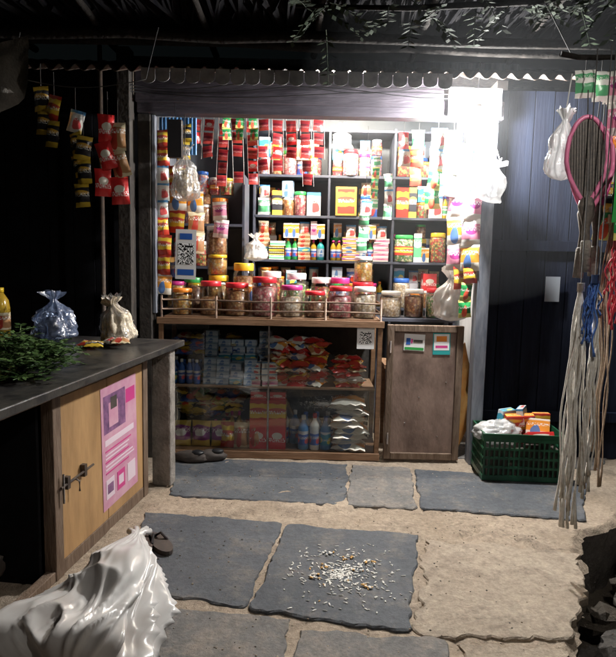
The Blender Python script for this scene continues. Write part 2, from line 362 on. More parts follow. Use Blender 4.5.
def slab(pts,mat,top=.012,jit=.008):
    b=MB(); out=[]
    n=len(pts)
    for i in range(n):
        p=Vector(pts[i]);q=Vector(pts[(i+1)%n]); L=(q-p).length; k=max(2,int(L/.025))
        d=(q-p)/L; nr=Vector((-d.y,d.x))
        for t in range(k):
            w=p.lerp(q,t/k); w=w+nr*(jit*2.8*noise.noise(Vector((w.x*5,w.y*5,7)))+jit*2*noise.noise(Vector((w.x*17,w.y*17,2)))+U(-jit,jit)*.35)
            if t==0: w=p+(q-p).normalized()*.004+(Vector(pts[i-1])-p).normalized()*.004
            out.append(w)
    c=sum(out,Vector((0,0)))/len(out); m=len(out)
    v=[(p.x,p.y,-.03) for p in out]+[(p.x,p.y,top-.005-U(0,.003)) for p in out]
    inn=[p+(c-p).normalized()*U(.004,.011) for p in out]
    v+=[(p.x,p.y,top) for p in inn]
    f=[]
    for r in (0,1):
        for i in range(m):
            k=(i+1)%m; f.append((r*m+i,r*m+k,(r+1)*m+k,(r+1)*m+i))
    f.append(tuple(2*m+i for i in range(m)))
    b.add(v,f,mat); return b.obj('paving_slab',X=RX(U(-.08,.08))@RY(U(-.08,.08)))
slab([(-1.0,4.42),(-.85,3.68),(.245,3.58),(.32,4.35)],M['slab'])
slab([(.345,4.33),(.265,3.58),(.69,3.55),(.77,4.28)],M['slab2'],.010)
slab([(.80,4.26),(.72,3.55),(1.66,3.42),(1.98,4.08)],M['slab'])
slab([(-.95,3.42),(-.78,2.57),(-.25,2.45),(-.122,3.31)],M['slab'])
slab([(-.10,3.28),(-.225,2.43),(.44,2.30),(.64,3.18)],M['slab'])
slab([(.665,3.14),(.465,2.29),(1.1,2.28),(1.3,2.62),(1.46,3.0)],M['pale'],.010,.016)
slab([(-.60,2.44),(-.62,1.6),(-.10,1.6),(-.045,2.38)],M['slab2'],.011)
slab([(-.01,2.30),(-.06,1.6),(.5,1.6),(.58,2.25)],M['slab2'],.011)
slab([(.62,2.24),(.54,1.6),(.85,1.6),(1.05,2.2)],M['pale'],.010,.016)
slab([(1.0,5.0),(.9,4.6),(2.2,4.35),(2.6,4.9)],M['slab2'],.01)
b=MB()
for i in range(520):
    x=U(-1,1.3);y=U(2.1,4.3); r=U(.0015,.006)
    b.blob(r,r*U(.7,1.3),r*.6,random.choice([M['pale'],M['rock'],M['tan']]),X=T((x,y,.011)),seg=5,rings=3,amp=.3)
b.obj('loose_grit')
for i in range(18):
    b=MB(); y=U(2.1,3.5); r=U(.06,.16)
    b.blob(r,r*U(.7,1.2),r*U(.5,.8),random.choice([M['rock'],M['dirt'],M['rock']]),seg=10,rings=7,amp=.7,fr=1.5)
    b.sm=[False]*len(b.sm)
    b.obj('rubble_stone',X=T((edge(y)+U(.03,.5),y,-.42+r*.4+U(0,.14)))@RZ(U(0,360)))
b=MB()
for i in range(460):
    a=U(0,6.28); r=abs(random.gauss(0,.65))
    x=.18+.30*r*math.cos(a)+U(-.04,.04); y=2.73+.30*r*math.sin(a)+U(-.04,.04)
    if not(-.1<x<.50 and 2.40<y<3.05): continue
    L=U(.006,.015); W=U(.002,.0045); mt=M['petal'] if U(0,1)<.95 else M['petaly']
    b.blob(L,W,.003,mt,X=T((x,y,.016))@RZ(U(0,360)),seg=6,rings=4,amp=.3)
for cx,cy in ((.13,2.93),(.22,2.88),(.1,2.80),(.26,2.78),(.33,2.84),(.05,2.7),(.3,2.62)):
    for k in range(7):
        b.blob(U(.006,.013),U(.004,.008),.004,random.choice([M['petaly'],M['petal']]),X=T((cx+U(-.03,.03),cy+U(-.02,.02),.018+U(0,.005)))@RZ(U(0,360)),seg=6,rings=4,amp=.3)
b.obj('scattered_puffed_rice_offering')
# ------------------------------------------------------------ shop building
shop=empty('shop_building')
b=MB(); b.box(-1.35,1.42,6.0,6.1,0,2.9,M['navy']); b.obj('back_wall',shop)
b=MB(); b.box(-1.42,-1.32,4.73,5.99,0,2.9,M['greypost']); b.box(1.40,1.48,4.73,5.99,0,2.9,M['whitewall']); b.obj('side_walls',shop)
b=MB(); b.box(-1.42,1.48,4.5,6.1,2.9,2.95,M['greypost']); b.obj('ceiling',shop)
b=MB(); b.box(-1.25,1.36,4.40,4.52,2.535,2.66,M['greybeam']); b.box(-1.25,.92,4.36,4.398,2.60,2.82,M['greybeam']); b.obj('lintel_beam',shop,bevel=.006)
b=MB(); b.box(-1.25,-1.16,4.42,4.54,0,2.53,M['darkwood']); b.box(-1.155,-1.13,4.44,4.5,1.1,2.53,M['greypost']); b.obj('left_post',shop,bevel=.004)
b=MB(); b.box(1.235,1.325,4.40,4.52,0,2.53,M['greypost']);b.obj('right_post',shop,bevel=.006)
b=MB(); x=1.33
while x<4.5:
    w=U(.13,.2); y=4.62+U(0,.012); b.box(x,x+w-.006,y,y+.04,0.0,2.8,M['navydark']); x+=w
b.box(1.34,4.5,4.68,4.72,0,2.8,M['blackwall'])
b.box(1.34,4.5,4.585,4.618,1.62,1.70,M['navydark']); b.box(1.34,4.5,4.585,4.618,.3,.38,M['navydark'])
b.obj('right_plank_wall',shop,bevel=.003)
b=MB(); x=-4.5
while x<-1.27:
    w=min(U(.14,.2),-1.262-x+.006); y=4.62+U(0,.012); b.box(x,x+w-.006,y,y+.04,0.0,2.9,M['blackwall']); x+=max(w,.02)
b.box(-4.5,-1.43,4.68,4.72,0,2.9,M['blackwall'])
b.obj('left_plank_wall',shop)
b=MB(); b.box(.955,1.33,4.365,4.385,2.545,2.74,M['whitewall']); b.obj('added_glare_board',shop,bevel=.004)  # white board added behind the bulb to burn out as its glare
b=MB(); v=[];f=[];nn=560
for j,(yy,zz) in enumerate(((4.06,2.735),(4.6,2.93),(6.4,3.35))):
    for i in range(nn+1):
        x=-2.4+4.9*i/nn; v.append((x,yy,zz+.02*math.sin(x*2*math.pi/.105)))
for j in range(2):
    for i in range(nn): a=j*(nn+1)+i; f.append((a,a+1,a+nn+2,a+nn+1))
b.add(v,f,M['darkmetal'],None,True); o=b.obj('corrugated_roof',shop)
sm=o.modifiers.new('Solidify','SOLIDIFY'); sm.thickness=.008
b=MB(); x=-1.12
while x<.86:
    w=.092; dz=U(-.006,.006); pts=[(x,4.05,2.735)]+[(x+w/2-w/2*math.cos(math.pi*k/10),4.05+.006*math.sin(x*9),2.675+dz-.034*math.sin(math.pi*k/10)) for k in range(11)]+[(x+w,4.05,2.735)]
    b.add(pts,[tuple(range(len(pts)))],M['asb']); x+=w+U(.002,.008)
o=b.obj('scalloped_valance',shop); sm=o.modifiers.new('Solidify','SOLIDIFY'); sm.thickness=.004
b=MB()
def pole(p,q,r,mat,bb):
    p=Vector(p);q=Vector(q); n=10; bb.tube([p.lerp(q,k/n)+Vector((0,U(-.01,.01),U(-.012,.012))) for k in range(n+1)],[r*(1.1-.3*k/n) for k in range(n+1)],mat,8)
pole((-3.2,3.45,2.74),(2.1,3.85,2.86),.035,M['bark'],b); pole((-3.2,4.0,2.9),(2.2,4.02,2.86),.035,M['bark'],b); pole((-3.2,3.0,2.93),(2.2,3.1,2.95),.035,M['bark'],b)
for x in [-2.7,-2.0,-1.4,-.7,0,.7,1.4,2.0]: pole((x,4.5,2.97),(x+U(-.1,.1),2.8,2.99),.022,M['bark'],b)
b.obj('awning_poles',shop)
b=MB()
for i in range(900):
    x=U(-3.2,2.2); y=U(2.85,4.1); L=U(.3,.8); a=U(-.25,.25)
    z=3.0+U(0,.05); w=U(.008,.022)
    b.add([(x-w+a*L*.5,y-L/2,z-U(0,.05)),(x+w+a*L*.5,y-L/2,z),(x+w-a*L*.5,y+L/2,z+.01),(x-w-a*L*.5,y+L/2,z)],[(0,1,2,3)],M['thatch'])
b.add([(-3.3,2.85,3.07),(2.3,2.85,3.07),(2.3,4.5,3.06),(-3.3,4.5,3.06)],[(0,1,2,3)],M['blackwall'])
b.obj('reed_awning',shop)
b=MB(); b.box(-1.36,-1.27,4.30,4.42,0,2.95,M['darkwood']); b.obj('awning_post',shop,bevel=.006)
b=MB(); b.tube([(-1.42,4.15,0),(-1.42,4.15,2.9)],.016,M['darkmetal'],8); b.obj('iron_pipe')
b=MB()
for k in range(3):
    b.tube([(-1.3+2.6*t/14,4.33-k*.01,2.66+.02*k-.03*math.sin(math.pi*t/14*(2+k))) for t in range(15)],.0035,M['black'],5)
b.tube([(1.12,4.2,2.86),(1.12,4.22,2.70),(1.13,4.25,2.62)],.004,M['black'],5)
b.obj('electric_wire')
def bulb(name,loc,power,rad=.036,col=(1,.98,.95),shade=False):
    e=empty(name); b=MB(); X=T(loc)
    L=power/(math.pi*4*math.pi*rad*rad)
    em=mat_emit(name+'_glow',col,L)
    pr=[(.004,-rad)]+[(rad*math.sin(math.pi*k/6),-rad*math.cos(math.pi*k/6)) for k in range(1,6)]+[(.018,rad*1.0)]
    b.lathe(pr,em,8,X); b.obj('glass_bulb',e)
    b=MB(); b.lathe([(.014,rad),(.022,rad+.005),(.024,rad+.05),(.012,rad+.065)],M['wht'],12,X); b.obj('bulb_holder',e)
    if shade:
        b=MB(); b.lathe([(.17,-.03),(.13,.03),(.05,.08),(.02,.10)],M['whitewall'],20,X,cap=False); b.obj('added_light_baffle',e)  # unseen cone added to keep this bulb's light off the awning
    return e
bulb('led_bulb_lamp',(1.12,4.18,2.47),350,rad=.05,col=(1,.99,.97))
e=empty('added_fill_tube'); b=MB()  # hidden tube added behind the lintel to brighten the shop interior
em=mat_emit('tube_glow',(1,.89,.74),950)
b.lathe([(.013,-.35),(.014,-.34),(.014,.34),(.013,.35)],em,6,X=T((.30,5.05,2.76))@RY(90)); b.obj('tube',e)
b=MB(); b.box(-.1,.7,5.03,5.07,2.78,2.82,M['wht']); b.obj('fill_tube_batten',e)
bulb('verandah_bulb_lamp',(1.3,1.45,2.8),66,col=(1,.94,.86),shade=True)
m=bpy.data.materials.new('bulb_halo_volume'); m.use_nodes=True; nt=m.node_tree; nt.nodes.clear()
o=N(nt,'ShaderNodeOutputMaterial'); vs=N(nt,'ShaderNodeVolumeScatter'); vs.inputs['Density'].default_value=.011; vs.inputs['Color'].default_value=(.93,.96,1,1); vs.inputs['Anisotropy'].default_value=.2
nt.links.new(vs.outputs[0],o.inputs['Volume'])
b=MB(); b.lathe([(.01,-1.25)]+[(1.25*math.sin(math.pi*k/16),-1.25*math.cos(math.pi*k/16)) for k in range(1,16)]+[(.01,1.25)],m,28,X=T((1.12,4.18,2.47))); b.obj('bulb_halo_volume')  # scattering sphere added around the bulb to make its glare halo
# ------------------------------------------------------------ shelves inside
sh=empty('wall_shelf_unit')
b=MB()
LV=[1.10,1.52,1.92,2.28]
for z in LV: b.box(-.5,1.33,5.5,5.85,z-.022,z,M['navyw'])
b.box(-.5,1.33,5.5,5.85,2.66,2.68,M['navyw'])
for x in (-.52,.155,.74,1.335): b.box(x,x+.02,5.505,5.85,0.6,2.7,M['navyw'])
b.box(-.5,1.33,5.86,5.88,.6,2.7,M['navy']); b.obj('boards',sh,bevel=.002)
b=MB()
LV2=[1.10,1.45,1.80]
for z in LV2: b.box(-1.31,-.56,5.0,5.35,z-.022,z,M['navyw'])
b.box(-1.31,-.56,5.36,5.38,.4,2.2,M['navy']); b.box(-.56,-.54,5.0,5.36,.4,2.2,M['navyw']); b.obj('side_shelf_rack',bevel=.002)
def jar(r,h,cont,lid,fill=.78,film=False,lab=.2):
    b=MB()
    if film:
        b.lathe([(r*.9,.006),(r*.93,h*.05),(r*.93,h*fill),(r*.5,h*fill+.012),(.001,h*fill+.014)],cont,18)
        b.lathe([(r*.9,0),(r,h*.04),(r,h*.74),(r*.96,h*.80),(r*.84,h*.86)],M['film'],20,cap=False)
    else:
        b.lathe([(r*.9,0),(r*.98,h*.04),(r*.98,h*.74),(r*.94,h*.80),(r*.84,h*.86)],cont,18)
    b.lathe([(r*.90,h*.85),(r*.92,h*.86),(r*.92,h*.985),(r*.86,h),(.001,h)],lid,20)
    if U(0,1)<lab: b.lathe([(r*1.005,h*.25),(r*1.005,h*.58)],random.choice(PK),20,cap=False)
    return b.mesh('jar')
def bottle(r,h,body,cap,label):
    b=MB()
    b.lathe([(r*.85,0),(r,h*.03),(r,h*.62),(r*.85,h*.7),(r*.38,h*.82),(r*.36,h*.88)],body,16)
    b.lathe([(r*.42,h*.87),(r*.42,h*.99),(r*.3,h)],cap,12)
    b.lathe([(r*1.01,h*.15),(r*1.01,h*.55)],label,16,cap=False); return b.mesh('bottle')
def carton(w,d,h,mat):
    b=MB(); b.box(-w/2,w/2,-d/2,d/2,0,h,mat); return b.mesh('carton')
def stack(w,d,h,n,mats):
    b=MB()
    for k in range(n): b.box(-w/2,w/2,-d/2,d/2,k*(h+.001),k*(h+.001)+h,random.choice(mats),X=T((U(-.006,.006),U(-.004,.004),0))@RZ(U(-5,5)))
    return b.mesh('stack')
def pouch(w,h,t,mat):
    b=MB(); b.pillow(w,h,t,mat,X=T((0,0,h/2))@RX(U(-6,-2))); return b.mesh('pouch')
JL=[];BL=[];CL=[];SL=[];PL=[];SJ=[]
for i in range(12):
    r=U(.065,.095);h=U(.2,.28); JL.append(('candy_jar',jar(r,h,CD[i%8],LID[i%7]),2*r,h))
for i in range(12):
    r=U(.038,.06);h=U(.12,.22); SJ.append(('small_jar',jar(r,h,CD[(i*3)%8],LID[(i*2)%7],.85,lab=.4),2*r,h))
for i in range(9):
    r=U(.026,.04);h=U(.18,.28); BL.append(('plastic_bottle',bottle(r,h,random.choice([M['blue'],M['teal'],M['yellow'],M['wht'],M['grn'],M['oil']]),random.choice(LID),random.choice(PK)),2*r,h))
for i in range(16):
    w=U(.05,.15);h=U(.12,.28); CL.append(('product_carton',carton(w,U(.05,.09),h,PK[(i*4)%13]),w,h))
for i in range(8):
    w=U(.1,.15); n=random.randint(4,7); hh=U(.03,.045); SL.append(('soap_box_stack',stack(w,.07,hh,n,[PK[(i*5)%13],PK[(i*5)%13],PK[(i+4)%13]]),w,n*hh))
for i in range(13):
    w=U(.09,.15);h=w*U(1.2,1.7); PL.append(('snack_pouch',pouch(w,h,.05,PK[i%13]),w,h))
def fill(x0,x1,y,z,libs,maxh,dy=.05,gap=.004,minh=0):
    x=x0
    while True:
        c=[i for i in random.choice(libs) if minh<i[3]<maxh]
        if not c: continue
        nm,me,w,h=random.choice(c)
        if x+w>x1: break
        place(me,nm,T((x+w/2,y+U(-dy,dy)*.5,z+.001))@RZ(U(-14,14))); 
        if h<maxh*.62 and U(0,1)<.8:
            c2=[i for i in SL+CL+PL+SJ if i[3]<maxh-h-.02 and i[2]<w*1.3]
            if c2: nm2,me2,w2,h2=random.choice(c2); place(me2,nm2,T((x+w/2,y,z+h+.003))@RZ(U(-10,10)))
        x+=w+U(.0,gap)
A=.12
for (a,c,z,libs,mh) in [(-.48,.14,2.28,[JL,SJ,PL],.35),(.19,.73,2.28,[JL,SJ,SJ],.35),(.77,1.32,2.28,[SJ,BL,JL],.35),
  (-.48,.14,1.92,[CL,PL,SJ],.33),(.45,.73,1.92,[JL,SJ],.33),(.77,1.32,1.92,[SJ,CL,BL],.33),
  (-.48,.14,1.52,[PL,BL,SL,CL],.37),(.19,.73,1.52,[SL,CL,BL],.37),(.77,1.32,1.52,[SL,CL,JL],.37),
  (-.48,.14,1.10,[PL,JL],.38),(.19,.73,1.10,[JL],.38),(.77,1.32,1.10,[JL,SJ],.38)]:
    fill(a,c,5.57,z,libs,mh,minh=A); fill(a,c,5.72,z,[JL,CL,BL],mh,minh=A+.08)
fill(-1.28,-.58,5.10,1.45,[JL],.33); fill(-1.28,-.58,5.10,1.80,[JL,SJ],.34); fill(-1.2,-.58,5.10,1.10,[JL,PL],.34)
fill(-1.28,-.6,5.10,2.04,[SJ],.2)
b=MB(); b.bag(.09,.24,M['milky']); b.obj('white_plastic_bag',X=T((.27,5.56,2.50)))
b=MB(); b.bag(.09,.22,M['milky']); b.obj('white_plastic_bag',X=T((-.45,5.0,1.50)))
b=MB(); 
b.box(-.095,.095,-.01,.01,0,.26,M['gold']); b.box(-.076,.076,-.012,-.0101,.02,.24,PK[2]); b.obj('framed_deity_picture',bevel=.003,X=T((.32,5.50,1.925))@RX(-6))
# ------------------------------------------------------------ display counter
dc=empty('glass_display_counter'); YF=4.46
b=MB()
b.box(-1.13,.57,YF,YF+.5,1.03,1.065,M['woodh'])
b.box(-1.13,.57,YF-.012,YF-.001,1.022,1.072,M['woodh'])
b.box(-1.12,.56,YF,YF+.48,.0,.05,M['wood']); b.box(-1.125,.565,YF-.01,YF-.001,.0,.055,M['woodh'])
for x in (-1.12,.525): b.box(x,x+.035,YF,YF+.035,.051,1.029,M['wood'])
for x in (-1.12,.525): b.box(x,x+.035,YF+.44,YF+.48,.051,1.029,M['wood'])
b.box(-1.08,.52,YF+.46,YF+.47,.051,1.029,M['darkwood'])
b.box(-1.08,.52,YF+.03,YF+.455,.535,.55,M['woodh'])
b.obj('frame',dc,bevel=.003)
b=MB(); b.box(-1.08,-.285,YF+.008,YF+.013,.055,1.025,M['glass']); b.box(-.30,.52,YF+.018,YF+.023,.055,1.025,M['glass']); b.obj('glass_panes',dc)
b=MB(); b.box(-.297,-.285,YF+.002,YF+.007,.055,1.025,M['metal']); b.box(.1,.13,YF+.0,YF+.017,.6,.63,M['metal']);b.obj('sliding_handle',dc)
b=MB(); b.box(0.0,.13,0,.002,0,.17,M['white']); b.box(.02,.11,-.0015,-.0004,.04,.13,M['qr']); b.obj('qr_code_sticker',X=T((.37,YF+.013,.86)))
y=YF+.10
def rowf(x0,x1,z,yy,mesh_list,lay=1,name=None):
    x=x0
    while x<x1:
        nm,me,w,h=random.choice(mesh_list)
        zz=z
        for k in range(lay):
            place(me,name or nm,T((x+w/2,yy+U(-.015,.015),zz+.001))@RZ(U(-9,9))); zz+=h+.002
        x+=w+.004
bluebot=[('shampoo_bottle',bottle(.028,.19,M['blue'],M['wht'],PK[3]),.056,.19),('shampoo_bottle',bottle(.03,.17,M['blue'],M['blue'],PK[9]),.06,.17)]
cyb=[('detergent_bottle',bottle(.042,.26,M['bluesheet'],M['blue'],PK[9]),.084,.26),('detergent_bottle',bottle(.038,.29,M['wht'],M['red'],PK[3]),.08,.29),('detergent_bottle',bottle(.042,.27,M['bluesheet'],M['wht'],PK[3]),.084,.27)]
soap=[('soap_box_stack',stack(.095,.07,.055,3,[PK[11],PK[11],PK[9]]),.1,.165),('soap_box_stack',stack(.095,.07,.05,4,[PK[11]]),.1,.2)]
rowf(-1.06,-.82,.55,y,bluebot); rowf(-1.06,-.84,.55,y+.12,bluebot)
rowf(-.80,-.48,.55,y,soap,1); rowf(-.80,-.3,.55,y+.14,soap,2)
rowf(-.47,-.33,.55,y,[('soap_box_stack',stack(.12,.07,.045,4,[PK[5],PK[4]]),.12,.18)],1)
def pile(name,x0,x1,z0,z1,yy,mats,w=.16,h=.13,t=.04,rnd=14):
    z=z0
    while z+t<z1:
        x=x0+w/2
        while x<=x1-w/2+.01:
            b=MB(); b.pillow(w,h,t*1.2,random.choice(mats),X=RX(-90+U(-rnd,rnd))@RY(U(-rnd*.6,rnd*.6))); b.obj(name,X=T((x+U(-.03,.03),yy+U(-.02,.02),z+t/2))@RZ(U(-rnd*1.6,rnd*1.6)))
            x+=w*U(.8,1.0)
        z+=t*.82
pile('noodle_packet',-.30,.24,.55,.94,y+.04,[PK[2],PK[12],PK[0],PK[4],PK[2],PK[11],PK[6]],rnd=30)
pile('biscuit_packet',.20,.5,.55,.80,y+.02,[PK[0],PK[5],PK[4],PK[12],PK[2]],.13,.1,.035,rnd=20)
pile('biscuit_packet',-1.05,-.45,.75,.95,y+.18,[PK[8],PK[12],PK[3]],.14,.1,.04)
M['flour']=mat_pack('flour_foil',(.75,.3,.05),(.75,.7,.62),(.75,.3,.05),kind=2)
pile('flour_packet',.20,.50,.05,.50,y+.02,[M['flour'],PK[6],M['flour']],.27,.18,.055,rnd=8)
rowf(-.06,.18,.05,y,cyb); rowf(-.3,.18,.05,y+.14,cyb)
for xx in (-.37,-.22):
    b=MB(); b.box(-.065,.065,-.04,.04,0,.19,PK[0]); b.box(-.066,.066,-.041,.041,.191,.385,PK[2]); b.box(-.06,.06,-.038,.038,.386,.45,PK[0]); b.obj('tea_carton',X=T((xx,y+.01,.051))@RZ(U(-6,6)))
rowf(-.66,-.45,.05,y,[('oil_pouch',pouch(.11,.2,.06,PK[2]),.1,.2),('oil_pouch',pouch(.11,.2,.06,PK[12]),.1,.2)]); rowf(-.75,-.45,.05,y+.13,[BL[3],BL[5],BL[1]])
rowf(-1.05,-.68,.05,y+.02,[('snack_pouch',pouch(.15,.22,.07,PK[3]),.15,.22),('snack_pouch',pouch(.15,.2,.07,PK[10]),.15,.2)])
pile('snack_pouch',-1.05,-.45,.25,.5,y+.2,[PK[8],PK[3],PK[12],PK[1]],.15,.13,.05,rnd=25)
# ------------------------------------------------------------ gate panel
g=empty('counter_gate')
b=MB(); x0,x1=.595,1.165; yy=YF-.02
b.box(x0,x0+.05,yy,yy+.04,.02,1.05,M['oldwood']); b.box(x1-.05,x1,yy,yy+.04,.02,1.05,M['oldwood'])
b.box(x0+.051,x1-.051,yy,yy+.04,1.0,1.05,M['oldwood']); b.box(x0+.051,x1-.051,yy,yy+.04,.02,.07,M['oldwood'])
b.obj('frame',g,bevel=.004)
b=MB(); b.box(x0+.052,x1-.052,yy+.02,yy+.032,.071,.999,M['plyg']); b.obj('plywood_panel',g)
b=MB()
for xx,zz in ((.75,.3),(.9,.25),(.85,.5),(1.0,.2),(1.05,.62)): b.tube([(xx,yy+.0195,zz),(xx,yy+.017,zz)],.005,M['metal'],8)
b.tube([(x0+.025,yy-.005,.84),(x0+.025,yy-.005,.93)],.007,M['darkmetal'],8); b.tube([(x0+.025,yy-.005,.14),(x0+.025,yy-.005,.23)],.007,M['darkmetal'],8)
b.obj('hinges',g)
def card(name,w,h,base,rects,X):
    b=MB(); b.box(0,w,0,.0015,0,h,base)
    for k,(a,c,d,e,mt) in enumerate(rects): b.box(a*w,d*w,-.0008-.0002*k,-.0003,c*h,e*h,mt)
    return b.obj(name,X=X)
card('payment_sticker',.155,.125,M['white'],[(.04,.04,.96,.2,M['grn']),(.1,.35,.3,.75,M['blue']),(.32,.45,.42,.7,M['hot']),(.45,.48,.9,.66,M['meshdark'])],T((.72,yy+.016,.86))@RY(2))
card('payment_sticker',.13,.165,M['teal'],[(.06,.2,.94,.94,M['white']),(.15,.3,.85,.42,M['hot']),(.2,.6,.8,.85,M['org'])],T((.94,yy+.016,.83))@RY(-1))
b=MB(); b.pillow(.12,.8,.1,M['orangelit']); b.obj('orange_lit_goods',X=T((1.21,4.6,.5))@RZ(70))  # goods shape in the gap, coloured to carry its orange-ish light
fill(.65,1.2,4.75,.72,[PL],.3)
b=MB(); b.box(.6,1.2,4.6,4.95,.69,.72,M['woodh']); b.box(.62,.65,4.9,4.93,0,.69,M['woodh']); b.box(1.15,1.18,4.9,4.93,0,.69,M['woodh']); b.obj('low_side_table')
# ------------------------------------------------------------ counter top tray + jars
tr=empty('jar_tray_rack')
b=MB(); b.box(-1.08,.54,YF+.02,YF+.44,1.067,1.082,M['woodh'])
b.obj('tray_board',tr,bevel=.002)
b=MB()
for z in (1.13,1.20): b.tube([(-1.1+1.65*t/10,YF+.02,z+.004*math.sin(t)) for t in range(11)],.007,M['rail'],7)
for x in [-1.1,-.69,-.28,.13,.545]: b.tube([(x,YF+.02,1.07),(x,YF+.02,1.235)],.009,M['rail'],7)
for s in (-1.1,.545):
    for z in (1.13,1.20): b.tube([(s,YF+.02,z),(s,YF+.42,z)],.006,M['rail'],6)
b.obj('guard_rails',tr)
def J(x,y,z,r,h,c,l,name='candy_jar',fl=.72): place(jar(r,h,CD[c],l,fill=fl,film=True,lab=.15),name,T((x,y,z))@RZ(U(0,360)))
z=1.083; y1=YF+.14; y2=YF+.33
J(-.97,y1,z,.08,.20,5,M['org']); J(-.75,y1,z,.085,.26,0,M['red'],fl=.5); J(-.55,y1,z,.095,.25,0,M['red']); J(-.34,y1,z,.10,.30,3,M['red'])
J(-.13,y1,z,.09,.24,2,M['mag'],fl=.6); J(.05,y1,z,.085,.20,6,M['red'],fl=.55); J(.245,y1,z,.095,.24,3,M['red'],fl=.65); J(.43,y1,z,.09,.24,2,M['wht'])
J(-.72,y2,z,.085,.30,5,M['yellow']); J(-.52,y2,z,.085,.40,0,M['yellow']); J(-.30,y2,z,.085,.34,1,M['wht']); J(-.10,y2,z,.085,.33,4,M['wht']); J(.1,y2,z,.085,.3,1,M['wht']); J(.43,y2,z,.09,.27,1,M['red']); J(.43,y2,z+.272,.075,.2,5,M['wht'])
J(-.73,y2,z+.302,.08,.16,5,M['yellow']); J(-.74,y2+.02,z+.465,.085,.22,0,M['wht']); J(-.92,y2,z,.08,.28,6,M['grn']); J(.245,y2,z,.085,.3,7,M['mag'])
b=MB(); b.box(.56,1.23,5.0,5.3,1.02,1.05,M['navyw']); b.box(.6,.64,5.2,5.24,0,1.02,M['navyw']); b.box(1.18,1.22,5.2,5.24,0,1.02,M['navyw']); b.obj('side_ledge',bevel=.003)
J(.70,5.1,1.052,.09,.22,2,M['wht']); J(.9,5.12,1.052,.085,.24,6,M['wht']); J(1.08,5.1,1.052,.085,.25,4,M['red'])
b=MB(); b.bag(.13,.42,M['milky']); b.obj('white_plastic_bag',X=T((1.12,4.72,1.06)))
# ------------------------------------------------------------ hanging strips
def strip(name,x,y,ztop,n,w,h,mats,t=.03,sway=6,overlap=.97,rot=None,stringup=.1):
    b=MB()
    b.tube([(0,0,stringup),(0,0,0)],.002,M['string'],5)
    zz=0; dr=U(-.012,.012)
    for k in range(n):
        b.pillow(w,h,t,random.choice(mats),X=T((dr*k+U(-.008,.008),U(-.01,.01),zz-h/2))@RZ(U(-24,24))@RY(U(-sway,sway)),nx=6,ny=8)
        zz-=h*overlap
    return b.obj(name,X=T((x,y,ztop))@RZ(rot if rot is not None else U(-15,15)))
for i in range(10):
    x=-.90+i*.105; zt=2.60+U(-.03,.0); n=[2,3,5,5,5,4,4,3,5,3][i]
    b=MB(); zz=0; dr=U(-.008,.008)
    b.tube([(-.042,0,.1),(-.042+dr*n,0,-n*.1)],.002,M['wht'],4); b.tube([(.042,0,.1),(.042+dr*n,0,-n*.1)],.002,M['wht'],4)
    for k in range(n):
        if U(0,1)<.1: zz-=.1; continue
        b.pillow(.08,.085,.014,redsach if U(0,1)<.85 else PK[0],X=T((dr*k,0,zz-.045))@RZ(U(-20,20))@RY(U(-7,7)),nx=5,ny=6); zz-=.1
    b.obj('red_sachet_strip',X=T((x,4.82+U(-.08,.06),zt))@RZ(U(-10,10)))
for i,x in enumerate((-.66,-.56,-.45)): strip('green_sachet_strip',x,4.74,2.6,2,.07,.09,[PK[1]],t=.012)
for x,zt,n,w,h,mt,yy in [(-1.10,2.44,6,.10,.13,[PK[2],PK[4]],4.52),(-1.0,2.2,3,.14,.17,[PK[6],PK[2]],4.6),(-.88,2.02,3,.13,.16,[PK[0],PK[12],PK[6]],4.66),
    (-.7,1.95,2,.12,.14,[PK[5],PK[4]],4.7),(-1.09,1.68,3,.12,.15,[PK[2],PK[6],PK[4]],4.5),(-.98,1.52,1,.13,.15,[PK[3]],4.5),(-.95,2.5,2,.1,.13,[PK[8]],4.6)]:
    strip('snack_packet_strip',x,yy,zt,n,w,h,mt,t=.045)
b=MB(); b.bag(.10,.40,M['filmbag']); b.blob(.065,.05,.10,CD[2],X=T((0,0,.13)),amp=.2); b.tube([(0,0,.36),(0,0,.62)],.003,M['string'],5); b.obj('hanging_polythene_bag',X=T((-.92,4.46,1.92)))
b=MB(); b.box(-.05,.05,-.03,.03,0,.26,M['black']); b.tube([(0,0,.26),(.0,0,.5)],.003,M['black'],5); b.obj('hanging_torch_pack',bevel=.01,X=T((-.97,4.38,2.22)))
b=MB(); v=[];f=[]
for i in range(61):
    x=.28*i/60; y=.006*math.sin(i*1.05); v+= [(x,y,0),(x,y,.27)]
for i in range(60): f.append((2*i,2*i+2,2*i+3,2*i+1))
b.add(v,f,M['bluesheet'],None,True); b.obj('blue_corrugated_plastic_sheet',X=T((-1.14,4.6,2.28)))
card('qr_code_standee',.15,.36,M['white'],[(.1,.08,.9,.2,M['blue']),(.12,.3,.88,.72,M['qr']),(.2,.8,.8,.92,M['blue'])],T((-.98,4.40,1.36))@RY(1))
for x,zt,n,w,h,mt,yy in [(.80,2.50,3,.10,.14,[PK[7],PK[2]],4.62),(.93,2.50,4,.12,.15,[PK[7],PK[4],PK[1]],4.55),(1.03,2.47,3,.13,.16,[PK[7],PK[4]],4.48),
   (1.15,2.4,4,.13,.17,[PK[1],PK[4],PK[7]],4.6),(1.08,2.05,3,.15,.2,[PK[6],PK[5],PK[2]],4.5),(1.18,2.02,3,.14,.19,[PK[5],PK[6],PK[4]],4.40),(1.14,1.66,2,.13,.17,[PK[7],PK[2]],4.5),
   (1.17,1.5,3,.10,.13,[PK[2],PK[1]],4.42),(.70,2.5,2,.1,.13,[PK[4],PK[0]],4.7),(.60,2.2,3,.07,.12,[PK[4],PK[7]],4.8),(1.2,2.35,3,.12,.16,[PK[4],PK[5]],4.7)]:
    strip('snack_packet_strip',x,yy,zt,n,w,h,mt,t=.045)
